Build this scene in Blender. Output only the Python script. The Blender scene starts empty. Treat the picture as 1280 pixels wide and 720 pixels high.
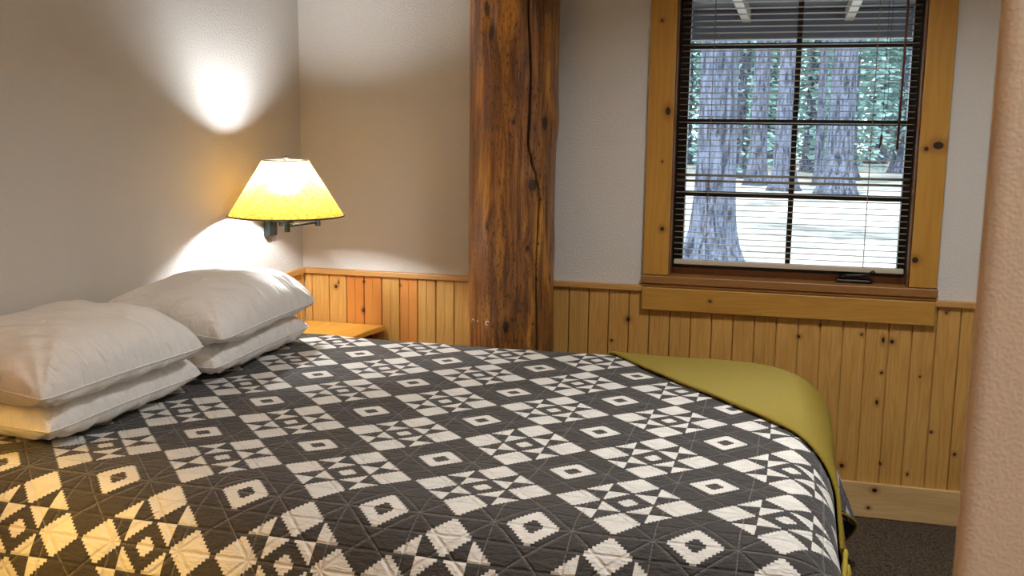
import bpy, bmesh, math, random
from mathutils import Vector, Matrix, noise
from mathutils.bvhtree import BVHTree
S = bpy.context.scene
COL = S.collection
random.seed(7)
PI = math.pi

# ------------------------------------------------------------------ helpers
def lin(c):
    return c / 12.92 if c <= .04045 else ((c + .055) / 1.055) ** 2.4
def rgb(r, g, b):
    return (lin(r / 255), lin(g / 255), lin(b / 255), 1)

def tag(o, label=None, cat=None, group=None, kind=None):
    if label: o['label'] = label
    if cat: o['category'] = cat
    if group: o['group'] = group
    if kind: o['kind'] = kind
    return o
def empty(name, loc=(0, 0, 0)):
    o = bpy.data.objects.new(name, None); COL.objects.link(o)
    o.location = loc; o.empty_display_size = .1
    return o
def copy_tree(o, parent=None):
    c = o.copy(); COL.objects.link(c)
    if parent: c.parent = parent
    for ch in o.children: copy_tree(ch, c)
    return c

class MB:
    """collects plain shapes and links them as one mesh"""
    def __init__(s): s.v = []; s.f = []; s.attr = []; s.mi = []
    def add(s, v, f, a=0., m=0):
        n = len(s.v); s.v += [tuple(p) for p in v]
        s.f += [tuple(i + n for i in q) for q in f]; s.attr += [a] * len(f); s.mi += [m] * len(f)
    def box(s, x0, x1, y0, y1, z0, z1, a=0.):
        v = [(x, y, z) for x in (x0, x1) for y in (y0, y1) for z in (z0, z1)]
        s.add(v, [(0, 1, 3, 2), (4, 6, 7, 5), (0, 4, 5, 1), (2, 3, 7, 6), (0, 2, 6, 4), (1, 5, 7, 3)], a)
    def tube(s, path, r, n=10, cap=True):
        path = [Vector(p) for p in path]; rs = r if isinstance(r, (list, tuple)) else [r] * len(path)
        v = []; f = []; up = None
        for i, p in enumerate(path):
            t = (path[min(i + 1, len(path) - 1)] - path[max(i - 1, 0)]).normalized()
            if up is None:
                up = t.orthogonal().normalized()
            up = (up - t * up.dot(t)).normalized(); b = t.cross(up)
            for k in range(n):
                a = 2 * PI * k / n
                v.append(p + (up * math.cos(a) + b * math.sin(a)) * rs[i])
        for i in range(len(path) - 1):
            for k in range(n):
                k2 = (k + 1) % n
                f.append((i * n + k, i * n + k2, (i + 1) * n + k2, (i + 1) * n + k))
        if cap:
            f.append(tuple(range(n - 1, -1, -1))); f.append(tuple((len(path) - 1) * n + k for k in range(n)))
        s.add(v, f)
    def lathe(s, prof, c=(0, 0, 0), n=48, closed=False):
        v = []; f = []
        for (r, z) in prof:
            for k in range(n):
                a = 2 * PI * k / n
                v.append((c[0] + r * math.cos(a), c[1] + r * math.sin(a), c[2] + z))
        m = len(prof)
        for i in range(m if closed else m - 1):
            j = (i + 1) % m
            for k in range(n):
                k2 = (k + 1) % n
                f.append((i * n + k, i * n + k2, j * n + k2, j * n + k))
        if not closed:
            if prof[0][0] > 1e-5: f.append(tuple(range(n - 1, -1, -1)))
            if prof[-1][0] > 1e-5: f.append(tuple((m - 1) * n + k for k in range(n)))
        s.add(v, f)
    def prism(s, poly, z0, z1):
        n = len(poly); v = [(x, y, z0) for x, y in poly] + [(x, y, z1) for x, y in poly]
        f = [tuple(range(n - 1, -1, -1)), tuple(range(n, 2 * n))]
        f += [(i, (i + 1) % n, n + (i + 1) % n, n + i) for i in range(n)]
        s.add(v, f)
    def build(s, name, mat, parent=None, bevel=0, smooth=False, auto=None, fix=True):
        me = bpy.data.meshes.new(name); me.from_pydata(s.v, [], s.f)
        at = me.attributes.new('tone', 'FLOAT', 'FACE'); at.data.foreach_set('value', s.attr)
        if fix:
            bm = bmesh.new(); bm.from_mesh(me)
            bmesh.ops.remove_doubles(bm, verts=bm.verts, dist=1e-6)
            bmesh.ops.recalc_face_normals(bm, faces=bm.faces); bm.to_mesh(me); bm.free()
        if mat: me.materials.append(mat)
        if smooth: me.shade_smooth()
        if auto: me.shade_smooth(); me.set_sharp_from_angle(angle=auto)
        o = bpy.data.objects.new(name, me); COL.objects.link(o)
        if parent: o.parent = parent
        if bevel:
            b = o.modifiers.new('bevel', 'BEVEL'); b.width = bevel; b.segments = 2; b.limit_method = 'ANGLE'
        return o

def grid_obj(name, nu, nv, fn, mat, parent=None, uvfn=None, solid=0, keep=None, smooth=True):
    v = []; uv = []
    for i in range(nu + 1):
        for j in range(nv + 1):
            v.append(fn(i, j)); uv.append(uvfn(i, j) if uvfn else (i / nu, j / nv))
    f = []
    for i in range(nu):
        for j in range(nv):
            if keep and not keep(i, j): continue
            a = i * (nv + 1) + j
            f.append((a, a + nv + 1, a + nv + 2, a + 1))
    me = bpy.data.meshes.new(name); me.from_pydata([tuple(p) for p in v], [], f)
    ul = me.uv_layers.new(name='UVMap')
    for l in me.loops: ul.data[l.index].uv = uv[l.vertex_index]
    if smooth: me.shade_smooth()
    me.materials.append(mat)
    o = bpy.data.objects.new(name, me); COL.objects.link(o)
    if parent: o.parent = parent
    if solid:
        m = o.modifiers.new('thick', 'SOLIDIFY'); m.thickness = solid; m.offset = 1
    return o

# ------------------------------------------------------------------ node expression helper
class N:
    """one float socket in a node tree, with arithmetic"""
    nt = None
    def __init__(s, sock): s.s = sock
    @staticmethod
    def op(kind, *a):
        n = N.nt.nodes.new('ShaderNodeMath'); n.operation = kind
        for i, x in enumerate(a):
            if isinstance(x, N): N.nt.links.new(x.s, n.inputs[i])
            else: n.inputs[i].default_value = x
        return N(n.outputs[0])
    def __add__(s, o): return N.op('ADD', s, o)
    __radd__ = __add__
    def __sub__(s, o): return N.op('SUBTRACT', s, o)
    def __rsub__(s, o): return N.op('SUBTRACT', o, s)
    def __mul__(s, o): return N.op('MULTIPLY', s, o)
    __rmul__ = __mul__
    def __truediv__(s, o): return N.op('DIVIDE', s, o)
    def lt(s, o): return N.op('LESS_THAN', s, o)
    def gt(s, o): return N.op('GREATER_THAN', s, o)
    def abs(s): return N.op('ABSOLUTE', s)
    def floor(s): return N.op('FLOOR', s)
    def round(s): return N.op('ROUND', s)
    def min(s, o): return N.op('MINIMUM', s, o)
    def max(s, o): return N.op('MAXIMUM', s, o)
    def wrap(s, lo=-.5, hi=.5): return N.op('WRAP', s, hi, lo)
    def clamp(s): return N.op('MINIMUM', N.op('MAXIMUM', s, 0.), 1.)
def smooth01(x, a, b):
    nt = N.nt; n = nt.nodes.new('ShaderNodeMapRange'); n.interpolation_type = 'SMOOTHSTEP'
    nt.links.new(x.s, n.inputs['Value']); n.inputs['From Min'].default_value = a; n.inputs['From Max'].default_value = b
    return N(n.outputs[0])
def mat(name):
    m = bpy.data.materials.new(name); m.use_nodes = True
    nt = m.node_tree; N.nt = nt
    return m, nt, nt.nodes['Principled BSDF']
def coords(kind='Object', scale=(1, 1, 1)):
    nt = N.nt; t = nt.nodes.new('ShaderNodeTexCoord'); mp = nt.nodes.new('ShaderNodeMapping')
    mp.inputs['Scale'].default_value = scale
    nt.links.new(t.outputs[kind], mp.inputs['Vector'])
    return mp.outputs[0]
def sep(v):
    n = N.nt.nodes.new('ShaderNodeSeparateXYZ'); N.nt.links.new(v, n.inputs[0])
    return N(n.outputs[0]), N(n.outputs[1]), N(n.outputs[2])
def comb(x, y, z):
    n = N.nt.nodes.new('ShaderNodeCombineXYZ')
    for i, a in enumerate((x, y, z)):
        if isinstance(a, N): N.nt.links.new(a.s, n.inputs[i])
        else: n.inputs[i].default_value = a
    return n.outputs[0]
def tex_noise(v, scale, detail=3, rough=.55, dist=0):
    n = N.nt.nodes.new('ShaderNodeTexNoise'); N.nt.links.new(v, n.inputs['Vector'])
    n.inputs['Scale'].default_value = scale; n.inputs['Detail'].default_value = detail
    n.inputs['Roughness'].default_value = rough; n.inputs['Distortion'].default_value = dist
    return N(n.outputs['Fac'])
def tex_voro(v, scale, feature='F1'):
    n = N.nt.nodes.new('ShaderNodeTexVoronoi'); N.nt.links.new(v, n.inputs['Vector']); n.feature = feature
    n.inputs['Scale'].default_value = scale
    return N(n.outputs['Distance'])
def attr(name):
    n = N.nt.nodes.new('ShaderNodeAttribute'); n.attribute_name = name
    return N(n.outputs['Fac'])
def mix(f, a, b):
    n = N.nt.nodes.new('ShaderNodeMix'); n.data_type = 'RGBA'
    if isinstance(f, N): N.nt.links.new(f.s, n.inputs[0])
    else: n.inputs[0].default_value = f
    for i, c in ((6, a), (7, b)):
        if isinstance(c, tuple): n.inputs[i].default_value = c
        else: N.nt.links.new(c, n.inputs[i])
    return n.outputs[2]
def bump(h, strength=.3, dist=.002, bs=None):
    n = N.nt.nodes.new('ShaderNodeBump'); N.nt.links.new(h.s, n.inputs['Height'])
    n.inputs['Strength'].default_value = strength; n.inputs['Distance'].default_value = dist
    N.nt.links.new(n.outputs[0], bs.inputs['Normal'])
def setc(bs, c):
    if isinstance(c, tuple): bs.inputs['Base Color'].default_value = c
    else: N.nt.links.new(c, bs.inputs['Base Color'])

def knot_field(px, pz, ks):
    """min over knots of distance / radius, (x, z, radius, stretch)"""
    d = None
    for (x, z, r, st) in ks:
        e = N.op('SQRT', (px - x) * (px - x) + ((pz - z) * (1 / st)) * ((pz - z) * (1 / st))) * (1 / r)
        d = e if d is None else d.min(e)
    return d

def wood(name, light, dark, along='z', across='x', knots=(), rough=.42, board=False, ring=26., warm=None, contrast=1.):
    m, nt, bs = mat(name)
    x, y, z = sep(coords())
    c = {'x': x, 'y': y, 'z': z}
    al, ac = c[along], c[across]
    o3 = [k for k in 'xyz' if k not in (along, across)][0]
    th = c[o3]
    if board:
        t = attr('tone'); ac2 = ac + t * 7.3; al2 = al + t * 11.7
    else: ac2, al2 = ac, al
    k = knot_field(ac, al, knots) if knots else None
    swirl = 0
    if k is not None:                                   # grain bends round the knots
        swirl = N.op('EXPONENT', k * -.55) * .02
    v = comb(ac2 + swirl, al2 * .09, th)
    n1 = tex_noise(v, 11, 3)
    band = N.op('SINE', (ac2 + n1 * .3 + swirl) * (ring * 2 * PI))
    band = (band * .5 + .5)
    fine = tex_noise(comb(ac2, al2 * .03, th), 240, 3, .6)
    blot = tex_noise(comb(ac2, al2 * .35, th), 7, 2)
    f = (band * .22 * contrast + fine * .42 + blot * .7 - .32).clamp()
    col = mix(f, light, dark)
    if board and warm:
        tt = attr('tone'); fr = N.op('FRACT', tt * 1.0)
        col = mix(smooth01(fr, .55, 1.0) * .8, col, warm)
    if k is not None:
        halo = 1 - smooth01(k, .9, 3.2)
        col = mix(halo * .55, col, (dark[0] * .6, dark[1] * .5, dark[2] * .45, 1))
        core = 1 - smooth01(k, .75, 1.1)
        col = mix(core, col, rgb(38, 18, 12))
    setc(bs, col)
    bs.inputs['Roughness'].default_value = rough
    bs.inputs['Coat Weight'].default_value = .12; bs.inputs['Coat Roughness'].default_value = .3
    bump(fine + band * .3, .12, .001, bs)
    return m

def paint(name, c, scale=150., strength=.5, rough=.6, big=0.):
    m, nt, bs = mat(name)
    v = coords()
    n = tex_noise(v, scale, 2, .5)
    setc(bs, c); bs.inputs['Roughness'].default_value = rough
    bs.inputs['Specular IOR Level'].default_value = .35
    bump(smooth01(n, .38, .68), strength, .0022, bs)
    return m

def plain(name, c, rough=.5, metal=0., noise_amt=.15, scale=60.):
    m, nt, bs = mat(name)
    n = tex_noise(coords(), scale, 3)
    col = mix(n * noise_amt * 2, c, tuple(k * .6 for k in c[:3]) + (1,))
    setc(bs, col); bs.inputs['Roughness'].default_value = rough; bs.inputs['Metallic'].default_value = metal
    return m

# ------------------------------------------------------------------ camera
cd = bpy.data.cameras.new('camera'); cam = bpy.data.objects.new('camera', cd); COL.objects.link(cam)
yaw, pit, rol = .26983, .155483, .012182
fw = Vector((-math.sin(yaw) * math.cos(pit), math.cos(yaw) * math.cos(pit), -math.sin(pit)))
r0 = Vector((math.cos(yaw), math.sin(yaw), 0)); u0 = r0.cross(fw)
r = r0 * math.cos(rol) + u0 * math.sin(rol); u = u0 * math.cos(rol) - r0 * math.sin(rol)
M = Matrix((r, u, -fw)).transposed().to_4x4(); M.translation = Vector((1.91153, -3.7038, 1.36471))
cam.matrix_world = M
cd.sensor_width = 36; cd.lens = 1258.55 / 1280 * 36; cd.clip_start = .05; cd.clip_end = 300
cd.dof.use_dof = True; cd.dof.focus_distance = 3.1; cd.dof.aperture_fstop = 15
S.camera = cam
S.view_settings.view_transform = 'Standard'; S.view_settings.look = 'None'
S.view_settings.exposure = 0; S.view_settings.gamma = 1; S.view_settings.use_curve_mapping = False

# ------------------------------------------------------------------ materials
PINE_L, PINE_D = rgb(214, 170, 94), rgb(166, 112, 48)
wall_m = paint('painted_plaster', rgb(213, 210, 203), strength=.38)
hall_m = paint('painted_plaster_hall', rgb(214, 192, 172), scale=430, strength=.26, rough=.4)
ceil_m = paint('ceiling_paint', rgb(222, 216, 206), scale=70)
pk = [(2.135, .181, .008, 1), (2.265, .201, .0045, 1), (2.358, .172, .004, 1.4), (2.507, .261, .005, 1.2), (2.275, .648, .007, 1.1),
      (2.246, .652, .005, 2.2), (2.248, .534, .005, 1.), (2.375, .53, .0035, 1), (2.426, .334, .005, 1), (2.239, .426, .005, 1.8),
      (2.444, .761, .005, 1), (2.173, .667, .005, 1), (1.916, .785, .004, 1), (.151, .731, .007, 1.1), (.269, .64, .006, 1.5), (.163, .748, .003, 3),
      (.274, .757, .005, 1), (1.343, .67, .008, 1.1), (1.283, .585, .005, 1), (.43, .75, .004, 1), (2.03, .69, .004, 1), (1.96, .645, .006, 1)]
panel_m = wood('pine_boards', PINE_L, PINE_D, knots=pk, board=True, ring=42, warm=rgb(204, 126, 54))
ck = [(1.434, 1.755, .006, 1), (1.466, 1.439, .010, 1.6), (1.452, 1.259, .004, 1), (2.376, 1.331, .018, .75), (2.339, 1.319, .008, 1), (2.33, .94, .011, 1),
      (1.46, 1.015, .008, 1)]
casing_m = wood('pine_casing', rgb(196, 148, 62), rgb(158, 106, 34), knots=ck, ring=24)
hcasing_m = wood('pine_casing_level', rgb(196, 148, 64), rgb(150, 102, 38), along='x', across='z', knots=[(.759, 1.644, .005, 1.2)], ring=42)
base_m = wood('pine_baseboard', rgb(222, 190, 134), rgb(186, 142, 84), along='x', across='z', knots=[(.106, 2.251, .008, 1.2), (.038, 2.234, .005, 1.4)], ring=34)
rail_m = wood('pine_rail', rgb(204, 156, 90), rgb(166, 116, 58), along='x', across='z', ring=60)
railside_m = wood('pine_rail_side', rgb(204, 156, 90), rgb(166, 116, 58), along='y', across='z', ring=60)
sidepanel_m = wood('pine_boards_side', PINE_L, PINE_D, across='y', board=True, ring=42, warm=rgb(204, 126, 54))
stool_m = wood('stained_sill', rgb(160, 112, 58), rgb(120, 78, 38), along='x', across='z', ring=50)
jamb_m = wood('stained_jamb', rgb(136, 90, 48), rgb(96, 60, 32), ring=40)
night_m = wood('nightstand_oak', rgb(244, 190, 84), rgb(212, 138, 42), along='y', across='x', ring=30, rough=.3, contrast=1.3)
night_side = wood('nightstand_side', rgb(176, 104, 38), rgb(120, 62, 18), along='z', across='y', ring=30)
dark_m = plain('dark_bronze', rgb(30, 24, 20), .4, .3)
iron_m = plain('black_iron', rgb(40, 52, 54), .45, .4)
nickel_m = plain('nickel', rgb(150, 145, 135), .3, .9)
slat_m = plain('blind_slat', rgb(196, 184, 164), .45, 0, .05)
cord_m = plain('blind_cord', rgb(150, 125, 95), .7)
wand_m = plain('wand_wood', rgb(96, 48, 26), .4)
tassel_m = plain('tassel_brown', rgb(60, 36, 24), .6)
mattress_m = plain('mattress_ticking', rgb(200, 196, 188), .9)
skirt_m = plain('bed_base_fabric', rgb(34, 30, 28), .9)
white_mark = plain('chalk', rgb(232, 226, 214), .9)
porch_m = wood('porch_timber', rgb(60, 58, 64), rgb(44, 42, 48), along='x', across='z', ring=6)
rafter_m = wood('rafter_timber', rgb(150, 132, 116), rgb(112, 98, 86), along='y', across='x', ring=12)

# carpet
carpet_m, nt, bs = mat('carpet_loop')
v = coords()
n1 = tex_voro(v, 150); n2 = tex_noise(v, 90, 3, .7)
setc(bs, mix((n1 * .9 + n2 * .6 - .25).clamp(), rgb(132, 116, 96), rgb(44, 37, 30)))
bs.inputs['Roughness'].default_value = 1; bs.inputs['Specular IOR Level'].default_value = .1
bump(n2 - n1, 1, .012, bs)

# window glass
glass_m = bpy.data.materials.new('window_glass'); glass_m.use_nodes = True
nt = glass_m.node_tree; nt.nodes.clear()
out = nt.nodes.new('ShaderNodeOutputMaterial'); mx = nt.nodes.new('ShaderNodeMixShader')
tr = nt.nodes.new('ShaderNodeBsdfTransparent'); gl = nt.nodes.new('ShaderNodeBsdfGlossy'); fr = nt.nodes.new('ShaderNodeFresnel')
tr.inputs[0].default_value = (.93, .96, .97, 1); gl.inputs['Roughness'].default_value = .02; fr.inputs['IOR'].default_value = 1.3
nt.links.new(fr.outputs[0], mx.inputs[0]); nt.links.new(tr.outputs[0], mx.inputs[1]); nt.links.new(gl.outputs[0], mx.inputs[2])
nt.links.new(mx.outputs[0], out.inputs[0])

# lamp shade: paper that passes light
shade_m = bpy.data.materials.new('lamp_shade_paper'); shade_m.use_nodes = True
nt = shade_m.node_tree; N.nt = nt; nt.nodes.clear()
out = nt.nodes.new('ShaderNodeOutputMaterial'); mx = nt.nodes.new('ShaderNodeMixShader'); mx.inputs[0].default_value = .58
df = nt.nodes.new('ShaderNodeBsdfDiffuse'); tl = nt.nodes.new('ShaderNodeBsdfTranslucent')
rf = nt.nodes.new('ShaderNodeBsdfRefraction'); rf.inputs['IOR'].default_value = 1.25; rf.inputs['Roughness'].default_value = .9
mx2 = nt.nodes.new('ShaderNodeMixShader'); mx2.inputs[0].default_value = .42
v = coords(); mot = (tex_noise(v, 190, 4, .75) * .6 + tex_noise(v, 90, 3, .6) * .6)
c = mix(smooth01(mot, .5, .7), (.84, .50, .085, 1), (.52, .25, .025, 1))
nt.links.new(c, tl.inputs[0]); nt.links.new(c, df.inputs[0]); nt.links.new(mix(.12, c, (1, .9, .6, 1)), rf.inputs[0])
nt.links.new(tl.outputs[0], mx2.inputs[1]); nt.links.new(rf.outputs[0], mx2.inputs[2])
nt.links.new(df.outputs[0], mx.inputs[1]); nt.links.new(mx2.outputs[0], mx.inputs[2]); nt.links.new(mx.outputs[0], out.inputs[0])

def glow(name, c, st):
    m = bpy.data.materials.new(name); m.use_nodes = True; b = m.node_tree.nodes['Principled BSDF']
    b.inputs['Base Color'].default_value = (.9, .9, .9, 1)
    b.inputs['Emission Color'].default_value = c; b.inputs['Emission Strength'].default_value = st
    return m

# quilt
D, BX, BY = .293884, .617856, -.826838
quilt_m, nt, bs = mat('patchwork_cotton')
uvn = nt.nodes.new('ShaderNodeUVMap'); uvn.uv_map = 'UVMap'
ux, uy, _ = sep(uvn.outputs[0])
wob = tex_noise(uvn.outputs[0], 14, 2) - .5
U0 = (ux - BX) / D + wob * .012; V0 = (uy - BY) / D + wob * .012
PXL = 48.
U = ((U0 * PXL).floor() + .5) / PXL; V = ((V0 * PXL).floor() + .5) / PXL
a = U.wrap(); b = V.wrap()
m1 = a.abs() + b.abs()
inbox = m1.lt(.5)
boxw = m1.lt(1 / 6 + .006) * m1.gt(.072)
c_ = (U - .5).wrap(); d_ = (V - .5).wrap()
p_ = c_ + d_; q_ = c_ - d_
ip = (p_ * 3).round(); iq = (q_ * 3).round()
pl = p_ - ip / 3; ql = q_ - iq / 3
far = pl.abs().max(ql.abs())
corner = (ip * iq).abs().gt(.5) * far.lt(1 / 6 * .95)
centre = ip.abs().lt(.5) * iq.abs().lt(.5) * far.lt(.066)
# edge cells: two opposite quarters are light
cc = c_ - (ip + iq) / 6; dd = d_ - (ip - iq) / 6
pe = ip.abs().gt(.5) * iq.abs().lt(.5) * (cc * dd).gt(0) * far.lt(1 / 6 * .94)
qe = iq.abs().gt(.5) * ip.abs().lt(.5) * (cc * dd).lt(0) * far.lt(1 / 6 * .94)
light = (inbox * boxw + (1 - inbox) * (corner + centre + pe + qe)).clamp()
def line(x, period, off, w):
    return ((x * (1 / period) + off).wrap().abs() * period).lt(w)
st = line(U0 + V0, .5, .5, .0052).max(line(U0 - V0, .5, .5, .0052)).max(line(U0, .5, .5, .0035)).max(line(V0, .5, 0, .0035))
dash = tex_noise(uvn.outputs[0], 260, 1)
st = st * smooth01(dash, .35, .5)
blot = tex_noise(uvn.outputs[0], 40, 4, .7)
weave = tex_noise(uvn.outputs[0], 700, 2)
cd_ = mix(blot, rgb(72, 70, 68), rgb(50, 49, 49))
cl_ = mix(blot, rgb(232, 229, 221), rgb(210, 206, 197))
col = mix(light, cd_, cl_)
col = mix(st * (.38 - light * .25), col, rgb(166, 158, 148))
setc(bs, col); bs.inputs['Roughness'].default_value = .85; bs.inputs['Specular IOR Level'].default_value = .2
bs.inputs['Sheen Weight'].default_value = .15; bs.inputs['Sheen Roughness'].default_value = .5
def near_line(x, period, off, w):
    return smooth01((x * (1 / period) + off).wrap().abs() * period, 0, w)
gro = near_line(U0 + V0, .5, .5, .03).min(near_line(U0 - V0, .5, .5, .03)).min(near_line(V0, 1 / 6, 0, .02)).min(near_line(U0, .5, .5, .02))
cr = tex_noise(comb(ux * 32, uy * 75, 0.), 1, 3, .6, .6)
cr2 = tex_noise(comb(ux * 120, uy * 190, 3.), 1, 2, .6)
bump(gro * .5 + cr * .9 + cr2 * .35 + light * .15 + weave * .06, .85, .008, bs)

# throw
throw_m, nt, bs = mat('mustard_wool')
uvn = nt.nodes.new('ShaderNodeUVMap'); uvn.uv_map = 'UVMap'
tx, ty, _ = sep(uvn.outputs[0])
wv = N.op('SINE', (tx + ty) * 1250.) * N.op('SINE', (tx - ty) * 1250.)
fz = tex_noise(uvn.outputs[0], 180, 4, .7) * .7 + tex_noise(uvn.outputs[0], 45, 3, .7) * .3
setc(bs, mix((wv * .22 + fz * .9 - .1).clamp(), rgb(184, 154, 44), rgb(122, 96, 18)))
bs.inputs['Roughness'].default_value = .95; bs.inputs['Sheen Weight'].default_value = .35
bs.inputs['Sheen Tint'].default_value = (.9, .8, .3, 1); bs.inputs['Specular IOR Level'].default_value = .1
bump(wv * .5 + fz * 1.4, .9, .005, bs)
fringe_m = plain('mustard_yarn', rgb(166, 142, 40), .9)

# pillow cotton
pil_m, nt, bs = mat('white_cotton')
v = coords()
px_, py_, pz_ = sep(v)
n = tex_noise(comb(px_ * 9 + py_ * 5, px_ * -16 + py_ * 30, pz_ * 12), 1, 4, .55, .8); n3 = tex_noise(v, 9, 3); n2 = tex_noise(v, 600, 2)
setc(bs, rgb(230, 227, 222)); bs.inputs['Roughness'].default_value = .8; bs.inputs['Specular IOR Level'].default_value = .2
bs.inputs['Sheen Weight'].default_value = .1
bump(n * .9 + n3 * .9 + n2 * .02, .85, .018, bs)

# log
LX, LY, LR = .932, -.172, .157
log_m, nt, bs = mat('varnished_log')
uvn = nt.nodes.new('ShaderNodeUVMap'); uvn.uv_map = 'UVMap'
lu, lz, _ = sep(uvn.outputs[0])
lk = [(-.109, 1.774, .013, 2.2), (-.09, 1.694, .014, 2.2), (0, 1.391, .007, 1.3), (.12, 1.392, .017, 1.5), (-.195, 1.362, .008, 2.6), (.068, 1.177, .018, 1.3),
      (-.09, 1.03, .008, 1.8), (.055, .957, .008, 1.2), (-.017, .678, .014, 1.8), (.17, .84, .01, 2)]
lk = [(a_, b_, c_k * .72, d_k * 1.15) for a_, b_, c_k, d_k in lk]
kf = knot_field(lu + (tex_noise(uvn.outputs[0], 60, 3) - .5) * .012, lz + (tex_noise(uvn.outputs[0], 45, 3) - .5) * .02, lk)
sw = N.op('EXPONENT', kf * -.45) * .03
g1 = tex_noise(comb((lu + sw) * 1., lz * .05, 0.), 60, 4, .65)
g2 = tex_noise(comb(lu + sw, lz * .03, 1.), 190, 4, .7)
patch = tex_noise(comb(lu + sw, lz * .2, 4.), 11, 3, .6)
chew = tex_noise(comb(lu + sw * .5, lz * .25, 7.), 150, 3, .75)
col = mix(smooth01(g1, .3, .7), rgb(170, 112, 52), rgb(80, 45, 20))
gold = smooth01(tex_noise(comb(lu, lz * .14, 12.), 18, 2), .5, .66)
col = mix(gold * .7, col, rgb(214, 150, 60))
col = mix(smooth01(patch, .46, .64) * .55, col, rgb(74, 42, 20))
col = mix(smooth01(g2, .47, .68) * .7, col, rgb(66, 36, 18))
col = mix(smooth01(chew, .55, .61) * smooth01(patch, .38, .52) * .9, col, rgb(36, 20, 10))
col = mix((1 - smooth01(kf, 1., 2.2)) * .5, col, rgb(78, 42, 20))
kr = N.op('SINE', kf * 16.) * .5 + .5
col = mix((1 - smooth01(kf, .95, 1.15)) * (kr * .3 + .7), col, rgb(24, 12, 8))
col = mix(attr('crack'), col, rgb(14, 8, 6))
setc(bs, col); bs.inputs['Roughness'].default_value = .42
bs.inputs['Coat Weight'].default_value = .25; bs.inputs['Coat Roughness'].default_value = .3
bump(g1 * .4 + g2 * .5 - chew * .5, .5, .004, bs)

# ------------------------------------------------------------------ room shell
RX, RY, RZ = 3.25, -5.2, 2.5
def struct(name, mb, m, label, cat, **k):
    return tag(mb.build(name, m, **k), label, cat, kind='structure')
mb = MB(); mb.box(-.15, RX + .15, RY - .15, .16, -.15, 0); struct('floor', mb, carpet_m, 'dark brown loop carpet floor beside the bed', 'floor')
mb = MB(); mb.box(-.15, RX + .15, RY - .15, .16, RZ, RZ + .12); struct('ceiling', mb, ceil_m, 'plain painted ceiling above the bedroom', 'ceiling')
mb = MB(); mb.box(-.15, 0, RY, .16, 0, RZ); struct('wall_left', mb, wall_m, 'white textured wall behind the pillows and the lamp', 'wall')
mb = MB(); mb.box(RX, RX + .15, RY, .16, 0, RZ); struct('wall_right', mb, wall_m, 'white textured wall on the far side of the entry', 'wall')
mb = MB(); mb.box(0, RX, RY - .15, RY, 0, RZ); struct('wall_front', mb, hall_m, 'tan textured wall behind the viewer', 'wall')
WX0, WX1, WZ0, WZ1 = 1.47, 2.335, .82, 2.02      # rough opening
mb = MB()
mb.box(0, WX0, 0, .16, 0, RZ); mb.box(WX1, RX, 0, .16, 0, RZ); mb.box(WX0, WX1, 0, .16, 0, WZ0); mb.box(WX0, WX1, 0, .16, WZ1, RZ)
struct('wall_back', mb, wall_m, 'white textured wall around the window and behind the log post', 'wall', fix=False)
# entry wall end beside the viewer, rounded corner
mb = MB()
ex, ey = 2.034, -2.86; rr = .012
poly = [(RX, ey - .13), (RX, ey), (ex + .06, ey)]
for k in range(7):
    a = PI * .9 + k / 6 * PI * .6; poly.append((ex + rr + rr * math.cos(a), ey - .13 + rr + rr * math.sin(a)))
mb.prism(poly, 0, RZ)
struct('wall_entry', mb, hall_m, 'tan textured end of the entry wall close to the viewer', 'wall', auto=.6)

# wainscot boards
def boards(a0, a1, z0, z1, side, first, pitch, m, name, label, gap=.0045):
    mb = MB(); e = first
    while e - pitch > a0: e -= pitch
    rnd = random.Random(5)
    edges = [a0]
    while e < a1:
        if e > a0 + .004: edges.append(e)
        e += pitch
    edges.append(a1)
    for i in range(len(edges) - 1):
        l, h = edges[i], edges[i + 1]
        tone = rnd.uniform(0, .62) + rnd.randint(0, 9)
        mid = (l + h) / 2
        if side == 'back':
            if .20 < mid < .27: tone = 3.95
            elif .28 < mid < .34: tone = 5.88
            elif .43 < mid < .50: tone = 6.9
            elif mid < .9: tone = math.floor(tone) + .3
        mdl = mid
        # board with two chamfered edges and a shallow groove down its middle
        prof = [(l, -.005), (l + .0014, -.005), (l + .002, .0045), (l + .004, .006), (mdl - .0018, .006), (mdl, .0045), (mdl + .0018, .006), (h - .004, .006), (h - .002, .0045), (h - .0014, -.005), (h, -.005)]
        if h - l < .02: prof = [(l, 0), (l + .003, .006), (h - .003, .006), (h, 0)]
        for (p0, d0), (p1, d1) in zip(prof[:-1], prof[1:]):
            if side == 'back': q = [(p0, -.006 - d0, z0), (p1, -.006 - d1, z0), (p1, -.006 - d1, z1), (p0, -.006 - d0, z1)]
            else: q = [(.006 + d0, p0, z0), (.006 + d1, p1, z0), (.006 + d1, p1, z1), (.006 + d0, p0, z1)]
            mb.add(q, [(0, 1, 2, 3)], tone)
    if side == 'back': mb.box(a0, a1, -.0009, -.0005, z0, z1)
    else: mb.box(.0005, .0009, a0, a1, z0, z1)
    return struct(name, mb, m, label, 'wainscot', fix=False)
boards(.012, RX - .001, .1, .785, 'back', .044, .0765, panel_m, 'trim_1', 'knotty pine board wainscot along the window wall')
boards(-4.2, -.012, .1, .785, 'left', -.05, .0765, sidepanel_m, 'trim_2', 'pine board wainscot along the wall behind the pillows')
mb = MB(); mb.box(.001, 1.395, -.026, -.0005, .781, .803); struct('trim_3', mb, rail_m, 'narrow pine rail capping the boards between corner and window', 'chair rail', bevel=.003)
mb = MB(); mb.box(2.406, RX - .001, -.026, -.0005, .781, .803); struct('trim_4', mb, rail_m, 'narrow pine rail capping the boards past the window', 'chair rail', bevel=.003)
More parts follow.
